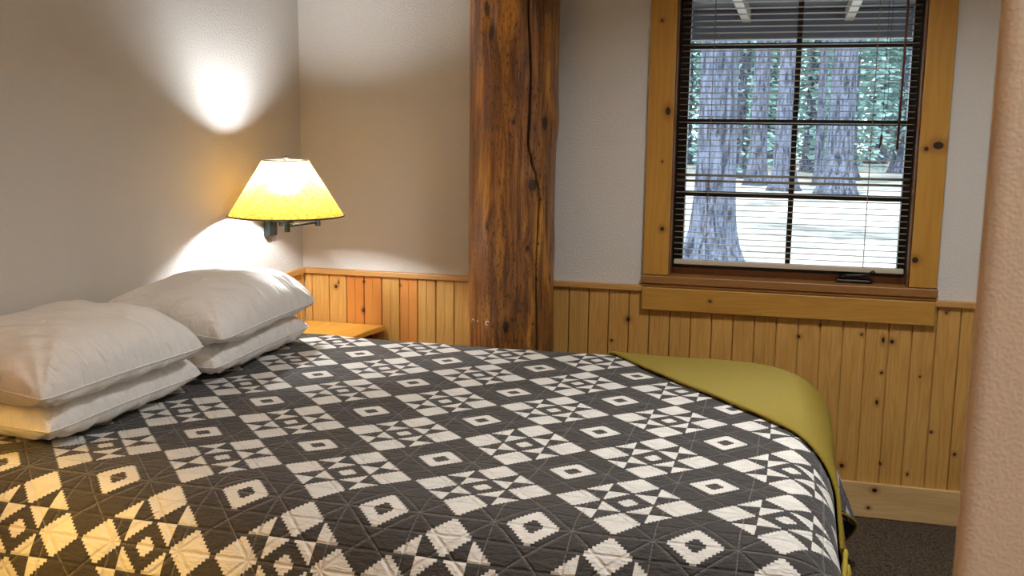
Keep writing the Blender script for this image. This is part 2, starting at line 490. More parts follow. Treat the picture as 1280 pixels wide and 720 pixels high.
mb = MB(); mb.box(.0005, .026, -4.2, -.027, .781, .803); struct('trim_5', mb, railside_m, 'narrow pine rail capping the boards behind the lamp', 'chair rail', bevel=.003)
mb = MB(); mb.box(.001, RX - .001, -.027, -.0125, .001, .13); struct('baseboard_back', mb, base_m, 'pale pine baseboard with two knots under the window', 'baseboard', bevel=.003)
mb = MB(); mb.box(.0125, .027, -4.2, -.03, .001, .13); struct('baseboard_left', mb, base_m, 'pale pine baseboard behind the bed', 'baseboard', bevel=.003)

# ------------------------------------------------------------------ window
win = tag(empty('window_1', (1.9, 0, .8)), 'pine framed bedroom window with dark grilles and crank handle', 'window', kind='structure')
def wpart(name, mb, m, bevel=.002, parent=win, **k):
    mb.v = [(x - 1.9, y, z - .8) for x, y, z in mb.v]
    o = mb.build(name, m, parent, bevel=bevel, **k)
    return o
# grain uses object coordinates, so window woods keep their own origin at the room's: shift back through the parent
def wkeep(name, mb, m, bevel=.002, **k):
    o = mb.build(name, m, win, bevel=bevel, **k); o.location = (-1.9, 0, -.8); return o
mb = MB(); mb.box(1.394, 1.486, -.022, -.0005, .845, 2.09); wkeep('casing', mb, casing_m)
mb = MB(); mb.box(2.316, 2.406, -.022, -.0005, .845, 2.09); wkeep('casing', mb, casing_m)
mb = MB(); mb.box(1.487, 2.315, -.022, -.0005, 2.0, 2.09); wkeep('casing', mb, hcasing_m)
mb = MB(); mb.box(1.39, 2.41, -.032, -.0005, .812, .843); mb.box(1.4725, 2.3325, -.0004, .158, .8205, .843); mb.box(1.392, 2.408, -.026, -.0005, .8, .8115); wkeep('window_stool', mb, stool_m, .004)
mb = MB(); mb.box(1.394, 2.406, -.034, -.0135, .7145, .799); wkeep('apron', mb, hcasing_m, .003)
mb = MB(); mb.box(1.4725, 1.4855, -.0195, .159, .843, 2.0); mb.box(1.486, 1.492, -.005, .159, .843, 2.0); wkeep('jamb', mb, jamb_m)
mb = MB(); mb.box(2.316, 2.3335, -.0195, .159, .843, 2.0); mb.box(2.309, 2.3155, -.005, .159, .843, 2.0); wkeep('jamb', mb, jamb_m)
mb = MB(); mb.box(1.487, 2.315, -.0195, .159, 2.0, 2.018); wkeep('jamb', mb, jamb_m)
mb = MB(); mb.box(1.493, 2.308, .056, .11, .8435, .868); wkeep('sash_rail', mb, jamb_m)
SX0, SX1 = 1.493, 2.308
mb = MB()
mb.box(SX0, 1.529, .058, .1, .869, 1.995); mb.box(2.28, SX1, .058, .1, .869, 1.995)
mb.box(1.5295, 2.2795, .058, .1, .869, .886); mb.box(1.5295, 2.2795, .058, .1, 1.945, 1.995)
wkeep('sash_frame', mb, dark_m, .0015)
for z in (1.142, 1.404, 1.672):
    mb = MB(); mb.box(1.5295, 2.2795, .064, .092, z - .0095, z + .0095); wkeep('grille_bar', mb, dark_m, .001)
for z0, z1 in ((.8865, 1.132), (1.152, 1.394), (1.414, 1.662), (1.682, 1.9445)):
    mb = MB(); mb.box(1.8975, 1.9165, .066, .09, z0, z1); wkeep('grille_bar', mb, dark_m, .001)
mb = MB(); mb.box(1.526, 2.283, .0935, .0965, .88, 1.95); wkeep('pane', mb, glass_m, 0)
# crank operator
hd = empty('crank_handle', (2.14 - 1.9, .03, .8565 - .8)); hd.parent = win; tag(hd, 'black metal crank handle folded along the sill')
mb = MB()
mb.prism([(-.064, -.014), (.052, -.014), (.06, -.006), (.06, .02), (-.064, .02)], -.0005, .012)
mb.build('crank_housing', dark_m, hd, bevel=.004).location.z = -.012
mb = MB(); mb.tube([(-.05, -.004, .004), (-.02, -.008, .012), (.02, -.01, .016), (.05, -.012, .02)], [.009, .009, .007, .005], 10)
mb.build('crank_arm', dark_m, hd, smooth=True)
mb = MB(); mb.tube([(.05, -.012, .018), (.053, -.012, .03), (.06, -.012, .034), (.065, -.012, .028), (.062, -.012, .02)], .003, 8)
mb.build('crank_knob', dark_m, hd, smooth=True)

# ------------------------------------------------------------------ blind
bl = tag(empty('window_blind', (1.9, .03, 1.99)), 'cream slatted blind lowered with open slats in front of the panes', 'window blind')
BX0, BX1 = 1.501, 2.300
def bpart(name, mb, m, bevel=0, parent=bl, **k):
    mb.v = [(x - 1.9, y - .03, z - 1.99) for x, y, z in mb.v]
    return mb.build(name, m, parent, bevel=bevel, **k)
mb = MB(); mb.box(BX0, BX1, .012, .05, 1.955, 1.992); bpart('head_rail', mb, slat_m, .002)
mb = MB(); mb.box(BX0, BX1, .019, .043, .883, .901); bpart('bottom_rail', mb, slat_m, .003)
def slat_bm(tilt):
    mb = MB(); n = 6; v = []
    w = .0125
    for sx in (BX0 - 1.9, BX1 - 1.9):
        for k in range(n + 1):
            t = -1 + 2 * k / n
            yy = t * w; zz = .0018 * (1 - t * t)
            v.append((sx, yy * math.cos(tilt) - zz * math.sin(tilt), yy * math.sin(tilt) + zz * math.cos(tilt)))
    mb.add(v, [(k, k + 1, n + 2 + k, n + 1 + k) for k in range(n)])
    return mb
proto = slat_bm(-.04).build('slat', slat_m, bl, smooth=True)
sm = proto.modifiers.new('thick', 'SOLIDIFY'); sm.thickness = .0007
z = .9185; i = 0
protoT = None
while z < 1.945:
    if i == 0: o = proto
    else:
        o = proto.copy(); COL.objects.link(o); o.parent = bl
    o.location = (0, 0, z - 1.99); o.rotation_euler = (random.uniform(-.035, .035), random.uniform(-.0006, .0006), 0)
    if abs(z - 1.205) < .022: o.rotation_euler.x = -.34
    z += .02095; i += 1
for cx in (1.615, 2.165):
    mb = MB()
    for yy in (.0165, .0435): mb.tube([(cx, yy, .9), (cx, yy, 1.957)], .0008, 6)
    zz = .9185
    bpart('ladder_cord', mb, cord_m)
mb = MB(); mb.tube([(2.252, .006, 1.962), (2.251, .008, 1.6), (2.249, .009, 1.315)], [.0035, .004, .0042], 8); bpart('tilt_wand', mb, wand_m, smooth=True)
mb = MB()
for dx, w in ((0, .004), (.018, -.004)):
    mb.tube([(2.19 + dx, .008, 1.957), (2.19 + dx + w, .007, 1.7), (2.196 + dx * .7, .008, 1.47), (2.196, .008, 1.365)], .0009, 6)
pc = bpart('pull_cord', mb, tassel_m)
mb = MB(); mb.tube([(2.196, .008, 1.367), (2.196, .008, 1.355), (2.194, .008, 1.335), (2.19, .008, 1.315)], [.002, .005, .004, .0012], 8)
mb.v = [(x - 1.9, y - .03, z - 1.99) for x, y, z in mb.v]; mb.build('tassel', tassel_m, pc, smooth=True)

# ------------------------------------------------------------------ log post
post = tag(empty('log_post', (LX, LY, 0)), 'round peeled log post with a long dark crack beside the bed', 'post')
NA, NZ = 520, 330
crk = [(0, .11), (.593, .103), (.906, .094), (1.02, .098), (1.128, .101), (1.21, .084), (1.26, .066), (1.319, .053), (1.45, .058), (1.534, .061), (1.797, .05), (2.5, .045)]
def crack_u(z):
    for (z0, a0), (z1, a1) in zip(crk[:-1], crk[1:]):
        if z0 <= z <= z1: t = (z - z0) / (z1 - z0); return a0 + (a1 - a0) * t * t * (3 - 2 * t) + .003 * math.sin(z * 37) * noise.noise((0, 0, z * 6))
    return .1
view = math.atan2(-3.7038 - LY, 1.9115 - LX)                # direction in which the near face points
verts, uvs, cr_a = [], [], []
for i in range(NZ + 1):
    z = .001 + (RZ - .002) * i / NZ
    cu = crack_u(z)
    for j in range(NA):
        th = 2 * PI * j / NA
        uarc = ((th + PI) % (2 * PI) - PI) * LR            # arc position, 0 on the near face, + to the viewer's right
        R = LR + .006 * math.sin(z * 1.9 + 1) * math.cos(th) + .008 * noise.noise((math.cos(th) * 1.2, math.sin(th) * 1.2, z * 1.3)) + .003 * noise.noise((math.cos(th) * 5, math.sin(th) * 5, z * 2.2))
        for (ku, kz, kr_, ks, amp) in ((.2, 1.40, .06, 1.3, .010), (.22, .95, .05, 1.6, .004), (.068, 1.177, .035, 1.3, .006), (-.1, 1.735, .026, 2, -.010), (-.017, .678, .03, 1.6, .005)):
            d2 = ((uarc - ku) / kr_) ** 2 + ((z - kz) / (kr_ * ks)) ** 2
            R += amp * math.exp(-d2)
        dcr = abs(uarc - cu); wdt = .0034 + .0016 * noise.noise((3, 1, z * 4))
        g = max(0., 1 - dcr / (wdt + .002))
        R -= .014 * min(1, g * 1.6)
        ang = view + th
        verts.append((R * math.cos(ang), R * math.sin(ang), z)); uvs.append((uarc, z)); cr_a.append(min(1, g * 1.5))
faces = [(i * NA + j, i * NA + (j + 1) % NA, (i + 1) * NA + (j + 1) % NA, (i + 1) * NA + j) for i in range(NZ) for j in range(NA)]
faces += [tuple(range(NA - 1, -1, -1)), tuple(NZ * NA + j for j in range(NA))]
me = bpy.data.meshes.new('trunk'); me.from_pydata(verts, [], faces); ul = me.uv_layers.new(name='UVMap')
for l in me.loops: ul.data[l.index].uv = uvs[l.vertex_index]
at = me.attributes.new('crack', 'FLOAT', 'POINT'); at.data.foreach_set('value', cr_a)
me.shade_smooth(); me.materials.append(log_m)
lo = bpy.data.objects.new('trunk', me); COL.objects.link(lo); lo.parent = post
def on_log(uarc, z, out=.001):
    a = view + uarc / LR; R = LR + out + .004
    return (R * math.cos(a), R * math.sin(a), z)
for pts in ([on_log(-.168, .672), on_log(-.167, .682), on_log(-.163, .688), on_log(-.155, .688), on_log(-.15, .683)], [on_log(-.132, .689), on_log(-.132, .682)],
            [on_log(-.086 + .008 * math.cos(t * PI / 5), .684 + .006 * math.sin(t * PI / 5)) for t in range(1, 9)]):
    mb = MB(); mb.tube(pts, .0016, 6)
    tag(mb.build('chalk_mark', white_mark, post, smooth=True), 'small white scrawl low on the bark')

# ------------------------------------------------------------------ nightstand
ns = tag(empty('nightstand', (.03, -.03, 0)), 'golden oak nightstand in the corner between bed and log post', 'nightstand')
def npart(name, mb, m, bevel=.003, parent=ns):
    mb.v = [(x - .03, y + .03, z) for x, y, z in mb.v]
    return mb.build(name, m, parent, bevel=bevel)
poly = [(.03, -.03), (.372, -.03)]
for k in range(9):
    t = k / 8; poly.append((.372 - .032 * math.sin(t * PI * .9) * (1 - t * .3), -.03 - .43 * t))
poly.append((.03, -.46))
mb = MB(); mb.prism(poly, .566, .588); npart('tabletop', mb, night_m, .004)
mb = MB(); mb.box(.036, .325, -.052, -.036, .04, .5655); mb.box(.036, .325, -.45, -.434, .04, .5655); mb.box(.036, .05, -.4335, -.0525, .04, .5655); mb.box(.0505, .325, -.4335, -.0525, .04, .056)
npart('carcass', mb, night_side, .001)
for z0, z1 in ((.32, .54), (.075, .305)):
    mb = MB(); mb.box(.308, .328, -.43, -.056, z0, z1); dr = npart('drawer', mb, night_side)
    mb = MB(); mb.lathe([(0, 0), (.006, 0), (.006, .012), (.013, .018), (.013, .026), (.006, .03), (0, .03)], n=20)
    mb.v = [(.3285 + zz - .03, yy - .243 + .03, xx + (z0 + z1) / 2) for xx, yy, zz in mb.v]
    mb.build('knob', iron_m, dr, smooth=True)
for x in (.04, .3):
    for y in (-.445, -.06):
        mb = MB(); mb.box(x, x + .022, y, y + .022, .001, .0395); npart('leg', mb, night_side)

# ------------------------------------------------------------------ bed
bed = tag(empty('bed', (1.03, -1.315, 0)), 'queen bed base and mattress under the patchwork quilt', 'bed')
XF, YN, YF, ZT = 2.03, -2.175, -.525, .652               # outer faces of the quilted block, and its top
def roundrect(x0, x1, y0, y1, r, n=8):
    out = []
    for cx, cy, a0 in ((x1 - r, y1 - r, 0), (x0 + r, y1 - r, PI / 2), (x0 + r, y0 + r, PI), (x1 - r, y0 + r, 1.5 * PI)):
        for k in range(n + 1):
            a = a0 + k / n * PI / 2; out.append((cx + r * math.cos(a), cy + r * math.sin(a)))
    return out
def bpt(name, mb, m, bevel=0, parent=bed, **k):
    mb.v = [(x - 1.03, y + 1.315, z) for x, y, z in mb.v]
    return mb.build(name, m, parent, bevel=bevel, **k)
mb = MB(); mb.prism(roundrect(.04, XF - .04, YN + .10, YF - .07, .25), .36, ZT - .02); bpt('mattress', mb, mattress_m, .11)
mb = MB(); mb.prism(roundrect(.04, XF - .05, YN + .08, YF - .05, .25), .14, .358); bpt('box_spring', mb, skirt_m, .01)
for x in (.1, 1.9):
    for y in (YN + .12, YF - .12):
        mb = MB(); mb.tube([(x, y, .001), (x, y, .1395)], [.02, .028], 12); bpt('leg', mb, skirt_m)

REF, REN, REA = .11, .235, .08                              # edge roundness: foot, near side, far side
IX1, IY0, IY1 = XF - REF, YN + REN, YF - REA
RCF = .17
def drape(u, v, off=0.):
    """flat cloth coordinate -> point on the cloth lying over the bed"""
    qx = min(u, IX1); qy = min(max(v, IY0), IY1)
    if u > IX1 - RCF and v > IY1 - RCF:                   # the far foot corner of the mattress is rounder
        ox_, oy_ = u - (IX1 - RCF), v - (IY1 - RCF); L_ = math.hypot(ox_, oy_); k_ = min(1, RCF / max(L_, 1e-6))
        qx, qy = IX1 - RCF + ox_ * k_, IY1 - RCF + oy_ * k_
    dx, dy = u - qx, v - qy; rho = math.hypot(dx, dy)
    if rho < 1e-9:
        x, y, z = u, v, ZT + off
        cx_, cy_ = 0., 0.
    else:
        cx_, cy_ = dx / rho, dy / rho
        RE = REF * cx_ ** 2 + (REN if dy < 0 else REA) * cy_ ** 2
        arc = RE * PI / 2
        if rho < arc:
            t = rho / RE; h, z, e = RE * math.sin(t), -RE * (1 - math.cos(t)), t / (PI / 2)
        else:
            s = rho - arc; h, z, e = RE + s * (.05 + .10 * max(0, cx_) ** 2), -RE - s, 1.
        s = max(0., rho - arc * .6)
        ang = math.atan2(dy, dx)
        cor = abs(math.sin(2 * ang))
        if dx > 0 and dy > 0: h += s * .2 * math.exp(-((ang - .55) / .4) ** 2)
        h += s * .18 * cor * (.55 + .45 * math.cos(ang * 9 + .6))          # folds where the corner hangs
        h += .25 * s * (1 - cor) * .12 * (math.sin((u if abs(dy) > abs(dx) else v) * 13 + 1.3))
        t = min(1, e) * PI / 2
        x = qx + cx_ * (h + off * math.sin(t)); y = qy + cy_ * (h + off * math.sin(t)); z = ZT + z + off * math.cos(t)
    n = noise.noise((u * 3.1, v * 3.1, .3)) * .006 + noise.noise((u * 9, v * 9, 1.7)) * .002
    return Vector((x, y, z + n * (1 if rho < .05 else .5)))
DN, DF, DFAR = .26, .27, .24
U0_, U1_ = .03, IX1 + REF * PI / 2 + DF
V0_, V1_ = IY0 - REN * PI / 2 - DN, IY1 + REA * PI / 2 + DFAR
NU, NV = 220, 230
qu = lambda i: U0_ + (U1_ - U0_) * i / NU
qv = lambda j: V0_ + (V1_ - V0_) * j / NV
quilt = grid_obj('quilt', NU, NV, lambda i, j: drape(qu(i), qv(j)), quilt_m, None, lambda i, j: (qu(i) + .013 * min(1, max(0, (-1.65 - qv(j)) / .3)), qv(j)), .006)
tag(quilt, 'charcoal and white star patchwork quilt spread over the bed', 'quilt')
mb = MB()
ring = [(U0_ + (U1_ - U0_) * t / 160, V0_) for t in range(161)] + [(U1_, V0_ + (V1_ - V0_) * t / 160) for t in range(1, 161)] + [(U1_ + (U0_ - U1_) * t / 160, V1_) for t in range(1, 161)]
mb.tube([drape(a, b_, .003) for a, b_ in ring], .0045, 8)
tag(mb.build('binding', fringe_m, quilt, smooth=True), 'mustard bound hem')

# ------------------------------------------------------------------ throw blanket, laid askew over the far foot corner
tA = Vector((1.372, -.572)); td = Vector((.617, -.787)).normalized(); tn = Vector((.787, .617)).normalized()
TS0, TS1, TW = -.26, 1.25, .52
def tpt(s, w, off=.011):
    q = tA + td * s + tn * w
    return drape(q.x, q.y, off + .002 * noise.noise((s * 5, w * 5, 9)))
NS_, NW_ = 150, 60
throw = grid_obj('throw_blanket', NS_, NW_, lambda i, j: tpt(TS0 + (TS1 - TS0) * i / NS_, TW * j / NW_), throw_m, None,
                 lambda i, j: (TS0 + (TS1 - TS0) * i / NS_, TW * j / NW_), .009)
throw.modifiers['thick'].offset = 1
bv = throw.modifiers.new('round', 'BEVEL'); bv.width = .004; bv.segments = 3; bv.limit_method = 'ANGLE'; bv.angle_limit = 1.0
tag(throw, 'mustard yellow wool throw draped over the foot corner of the bed', 'throw blanket')
mb = MB()
for k in range(30):
    w = TW * (k + .5) / 30; L = random.uniform(.08, .105); ph = random.uniform(0, 6); dw = random.uniform(-.006, .006)
    p = [tpt(TS1 - .006 + L * t, w + dw * t + .003 * math.sin(ph + t * 5), .0195 + .003 * math.sin(ph * 2 + t * 3)) for t in (0, .1, .2, .4, .6, .8, 1)]
    mb.tube(p, [.004, .0062, .0048, .0058, .005, .0042, .002], 8)
mb.build('fringe', fringe_m, throw, smooth=True)

# ------------------------------------------------------------------ pillows
def pillow_verts(L, W, T, seed, n=72, m=56, flat=.34):
    """closed cushion: length L along y, depth W along x, height T"""
    top, bot = {}, {}
    V = []; F = []
    def shape(i, j, sgn):
        s = -1 + 2 * i / n; t = -1 + 2 * j / m
        s_ = math.sin(s * PI / 2) * .45 + s * .55; t_ = math.sin(t * PI / 2) * .45 + t * .55
        ex_ = (1 - .05 * (1 - s_ ** 2) * abs(t_) ** 3 - .05 * (s_ * t_) ** 8); ey_ = (1 - .035 * (1 - t_ ** 2) * abs(s_) ** 3 - .03 * (s_ * t_) ** 8)
        x = W / 2 * t_ * ex_; y = L / 2 * s_ * ey_
        f = (max(0, 1 - abs(s_) ** 4.0) ** .5) * (max(0, 1 - abs(t_) ** 3.2) ** .48)
        z = T * f * ((1 - flat) if sgn > 0 else -flat)
        edge = min(1, f * 2.2)
        a1_, a2_ = x * .8 + y * .6, -x * .6 + y * .8
        nz = noise.noise((x * 4 + seed, y * 4, seed)) * .013 + noise.noise((a1_ * 7 + seed, a2_ * 24, 3 + sgn)) * .009 + noise.noise((x * 20 + seed, y * 12, 8 + sgn)) * .005
        rad = math.hypot(abs(s_) - 1, abs(t_) - 1)
        gth = math.sin(math.atan2(1 - abs(t_) + .02, 1 - abs(s_) + .02) * 17 + seed) * .006 * math.exp(-rad * 2.2)
        z += (nz + gth) * edge
        return Vector((x, y, z))
    idx = {}
    for sgn in (1, -1):
        for i in range(n + 1):
            for j in range(m + 1):
                b = i in (0, n) or j in (0, m)
                if b and sgn < 0: idx[sgn, i, j] = idx[1, i, j]; continue
                idx[sgn, i, j] = len(V); V.append(shape(i, j, sgn))
    for sgn in (1, -1):
        for i in range(n):
            for j in range(m):
                q = (idx[sgn, i, j], idx[sgn, i, j + 1], idx[sgn, i + 1, j + 1], idx[sgn, i + 1, j])
                F.append(q[::-1] if sgn > 0 else q)
    edge = [idx[1, i, 0] for i in range(n + 1)] + [idx[1, n, j] for j in range(1, m + 1)] + [idx[1, i, m] for i in range(n - 1, -1, -1)] + [idx[1, 0, j] for j in range(m - 1, 0, -1)]
    return V, F, edge
quilt_bvh = None
def make_pillow(label, loc, L, W, T, seed, rot=(0, 0, 0), under=None, droop=.0):
    V, F, E_ = pillow_verts(L, W, T, seed)
    from mathutils import Euler
    R = Euler(rot).to_matrix()
    P = []
    for p in V:
        q = p.copy(); q.z -= droop * max(0, p.x / (W / 2)) ** 2
        P.append(R @ q + Vector(loc))
    # rest on what is below
    def ground(p):
        z = ZT + .009
        if under:
            h = under.ray_cast(Vector((p.x, p.y, 3)), Vector((0, 0, -1)))
            if h[0] is not None: z = max(z, h[0].z + .003)
        return z
    nhalf = len(P)
    for k, p in enumerate(P):
        g = ground(p)
        lo = g + (.0 if True else 0)
        if p.z < lo:
            p.z = lo + (V[k].z - (-T)) * .0
        p.x = max(p.x, .031)
    # keep the upper face off the lower face where both were pressed down
    P2 = [p - Vector(loc) for p in P]
    me = bpy.data.meshes.new('pillow'); me.from_pydata([tuple(p) for p in P2], [], F); me.shade_smooth(); me.materials.append(pil_m)
    o = bpy.data.objects.new('pillow', me); COL.objects.link(o); o.location = loc
    tag(o, label, 'pillow', 'pillows in two stacks at the head of the bed')
    sub = o.modifiers.new('soft', 'SUBSURF'); sub.levels = 1; sub.render_levels = 1
    mb = MB(); e = [P2[k] for k in E_] + [P2[E_[0]]]
    mb.tube(e, .002, 6, cap=False); mb.build('seam', pil_m, o, smooth=True)
    return BVHTree.FromPolygons([tuple(p) for p in P], F)
b1 = make_pillow('lower white pillow of the stack nearer the corner lamp', (.215, -1.03, .715), .64, .385, .135, 1.3, (0, .02, .05))
make_pillow('upper white pillow of the stack nearer the corner lamp', (.235, -1.045, .815), .66, .41, .165, 4.1, (0, .04, .07), b1, .01)
b2 = make_pillow('lower white pillow of the stack farther from the corner lamp', (.215, -1.67, .715), .58, .40, .135, 7.7, (0, .02, -.02))
make_pillow('upper white pillow of the stack farther from the corner lamp', (.24, -1.72, .815), .58, .43, .165, 9.2, (0, .03, -.04), b2, .01)

# ------------------------------------------------------------------ swing-arm wall lamps
dnick = plain('dark_nickel', rgb(52, 50, 46), .5, .2)
def make_lamp(bulb_m):
    t = empty('wall_lamp', (0, 0, 0))
    P = lambda name, mb, m, par=t, **k: mb.build(name, m, par, **k)
    mb = MB(); mb.box(.001, .028, -.03, .03, -.06, .07); P('back_plate', mb, iron_m, bevel=.004)
    mb = MB(); mb.box(.0285, .06, -.012, .012, -.008, .03); mb.tube([(.062, 0, -.02), (.062, 0, .04)], .011, 14); P('wall_bracket', mb, iron_m, bevel=.001)
    mb = MB(); mb.tube([(.0, .008, -.003), (.0, -.008, -.003)], .003, 10); mb.v = [(x + .0295, y, z + .0) for x, y, z in mb.v]
    P('switch', mb, nickel_m, smooth=True)
    el = (.27, -.12); ce = (.226, -.268)
    mb = MB(); mb.tube([(.062, 0, .024), (el[0], el[1], .028)], .0055, 10); P('arm', mb, iron_m, smooth=True)
    mb = MB(); mb.tube([(el[0], el[1], .012), (ce[0], ce[1], .008)], .0055, 10); P('arm', mb, iron_m, smooth=True)
    mb = MB(); mb.tube([(el[0], el[1], -.002), (el[0], el[1], .038)], .01, 14); P('elbow_joint', mb, iron_m, bevel=.002)
    mb = MB(); mb.lathe([(0, -.012), (.011, -.012), (.011, .018), (.024, .022), (.026, .034), (.012, .038), (.012, .1), (.017, .102), (.017, .128), (0, .128)], (ce[0], ce[1], 0), 24)
    P('stem', mb, iron_m, auto=.6)
    zb = .045
    mb = MB(); mb.lathe([(.004, .127), (.014, .13), (.022, .142), (.028, .158), (.0275, .172), (.019, .187), (.0, .192)], (ce[0], ce[1], 0), 28)
    P('bulb', mb, bulb_m, smooth=True)
    r0_, r1_, h = .197, .078, .19
    nn = 96; mb = MB()                                     # a single sheet of translucent paper
    mb.add([(ce[0] + q_ * math.cos(2 * PI * k / nn), ce[1] + q_ * math.sin(2 * PI * k / nn), z_) for q_, z_ in ((r0_, zb), (r1_, zb + h)) for k in range(nn)],
           [(k, (k + 1) % nn, nn + (k + 1) % nn, nn + k) for k in range(nn)])
    sh = P('lamp_shade', mb, shade_m, smooth=True)
    for r_, z_, rt_, mm in ((r0_, zb, .003, plain('shade_rim', rgb(84, 60, 26), .6)), (r1_, zb + h, .0024, dnick)):
        mb = MB(); mb.tube([(ce[0] + r_ * math.cos(a * PI / 36), ce[1] + r_ * math.sin(a * PI / 36), z_) for a in range(73)], rt_, 8, cap=False)
        mb.build('rim', mm, sh, smooth=True)
    mb = MB()
    for k in range(3):
        a = k * 2 * PI / 3 + .5; mb.tube([(ce[0], ce[1], zb + h - .004), (ce[0] + (r1_ - .003) * math.cos(a), ce[1] + (r1_ - .003) * math.sin(a), zb + h - .004)], .0016, 6)
    for sg in (-1, 1):
        mb.tube([(ce[0] + sg * .018, ce[1], .105), (ce[0] + sg * .04, ce[1], .13), (ce[0] + sg * .042, ce[1], .17), (ce[0] + sg * .028, ce[1], .205), (ce[0], ce[1], zb + h - .012)], .0016, 6)
    mb.build('harp', nickel_m, sh)
    mb = MB(); mb.lathe([(0, zb + h - .004), (.008, zb + h - .004), (.005, zb + h + .004), (.011, zb + h + .008), (.011, zb + h + .012), (0, zb + h + .014)], (ce[0], ce[1], 0), 20)
    P('finial', mb, dnick, smooth=True)
    return t
bulb_white = glow('bulb_glow', (.94, .96, 1., 1), 860)
bulb_warm = glow('bulb_glow_warm', (1., .56, .075, 1), 1500)
lamp = make_lamp(bulb_white)
lamp.location = (0, -.285, 1.018)
tag(lamp, 'lit swing-arm wall lamp with amber shade in the corner above the nightstand', 'wall lamp', 'wall lamps at the two sides of the bed')
lamp2 = copy_tree(lamp); lamp2.location = (0, -2.46, 1.018)
tag(lamp2, 'lit swing-arm wall lamp past the near side of the bed', 'wall lamp')
for ch in lamp2.children:
    if ch.name.startswith('bulb'):
        ch.data = ch.data.copy(); ch.data.materials[0] = bulb_warm

# ------------------------------------------------------------------ room light: added ceiling fills, out of view
cl = tag(empty('ceiling_fill', (2.1, -1.42, RZ)), 'added round ceiling fill light above the bed, out of view', 'ceiling light')
mb = MB(); mb.lathe([(0, -.001), (.19, -.001), (.19, -.03), (0, -.03)], n=40); mb.build('canopy', nickel_m, cl, bevel=.003)
def area(name, loc, rot, size, power, c, shape='DISK'):
    l = bpy.data.lights.new(name, 'AREA'); l.shape = shape; l.size = size; l.energy = power; l.color = c
    o = bpy.data.objects.new(name, l); COL.objects.link(o); o.location = loc; o.rotation_euler = rot
    return o
ceil_l = area('ceiling_fill_lamp', (2.1, -1.42, RZ - .034), (0, 0, 0), .36, 23, (.98, .985, 1)); ceil_l.data.spread = math.radians(134)  # added fill standing in for soft light from above, fixture unseen
hl = tag(empty('hall_fill', (2.6, -4.2, RZ)), 'added round ceiling fill light in the entry, out of view', 'ceiling light')
mb = MB(); mb.lathe([(0, -.001), (.16, -.001), (.16, -.03), (0, -.03)], n=40); mb.build('canopy', nickel_m, hl, bevel=.003)
area('hall_fill_lamp', (2.6, -4.2, RZ - .034), (0, 0, 0), .3, 23, (1, .92, .82))  # added warm fill for the near entry wall, fixture unseen

# ------------------------------------------------------------------ outdoors
GZ = -.4
ground_m, nt, bs = mat('pale_forest_floor')
v = coords()
n = tex_noise(v, .35, 5, .65); n2 = tex_noise(v, 2.5, 4, .7)
setc(bs, mix(smooth01(n * .7 + n2 * .45, .45, .72), rgb(176, 172, 164), rgb(92, 90, 88)))
bs.inputs['Roughness'].default_value = 1
mb = MB(); mb.box(-60, 70, .2, 120, GZ - .3, GZ); tag(mb.build('ground', ground_m), 'pale sunlit forest floor outside the window', 'ground', kind='structure')
bark_m, nt, bs = mat('grey_bark')
v = coords('Object', (1, 1, .16))
n = tex_noise(v, 14, 5, .65, .6) - .42; n2 = tex_noise(v, 50, 4, .7)
setc(bs, mix(smooth01(n + n2 * .35 - .1, .0, .28), rgb(24, 30, 44), rgb(98, 104, 122)))
bs.inputs['Roughness'].default_value = 1; bump(n + n2 * .3, .8, .05, bs)
needle_m, nt, bs = mat('pine_needles')
n = tex_noise(coords(), 2.2, 3)
setc(bs, mix(n, rgb(160, 188, 180), rgb(66, 106, 112))); bs.inputs['Roughness'].default_value = .8
def trunk_mb(h, rb, rt, seed, flare=1.6):
    n, m = 28, 30; v = []; f = []
    for i in range(m + 1):
        t = (i / m) ** 1.5; z = h * t
        rr_ = rb + (rt - rb) * t + rb * (flare - 1) * math.exp(-z / (rb * 1.3))
        ox = .12 * noise.noise((seed, z * .12, 1)) - .12 * noise.noise((seed, 0, 1))
        for k in range(n):
            a = 2 * PI * k / n
            q = rr_ * (1 + .05 * noise.noise((math.cos(a) * 2 + seed, math.sin(a) * 2, z * .4)) + .14 * math.exp(-z / (rb * 1.5)) * math.sin(a * 5 + seed))
            v.append((ox + q * math.cos(a), q * math.sin(a), z))
    for i in range(m):
        for k in range(n):
            f.append((i * n + k, i * n + (k + 1) % n, (i + 1) * n + (k + 1) % n, (i + 1) * n + k))
    f.append(tuple(range(n - 1, -1, -1))); f.append(tuple(m * n + k for k in range(n)))
    mb = MB(); mb.add(v, f); return mb
def crown_mb(h0, h1, rad, count, seed, sz):
    rnd = random.Random(seed); mb = MB()
    for _ in range(count):
        t = rnd.random() ** .8; z = h0 + (h1 - h0) * t
        R = rad * (1 - t * .75) * math.sqrt(rnd.random()); a = rnd.uniform(0, 2 * PI)
        c = Vector((R * math.cos(a), R * math.sin(a), z - R * .25))
        d = Vector((math.cos(a) + rnd.uniform(-.5, .5), math.sin(a) + rnd.uniform(-.5, .5), rnd.uniform(-.5, .4))).normalized()
        s_ = sz * rnd.uniform(.5, 1.2); e = d.cross(Vector((rnd.uniform(-1, 1), rnd.uniform(-1, 1), rnd.uniform(.2, 1)))).normalized() * s_ * .35
        mb.add([c - e * .5, c + e * .5, c + d * s_ + e, c + d * s_ * 1.4, c + d * s_ - e], [(0, 1, 2, 3, 4)])
    return mb
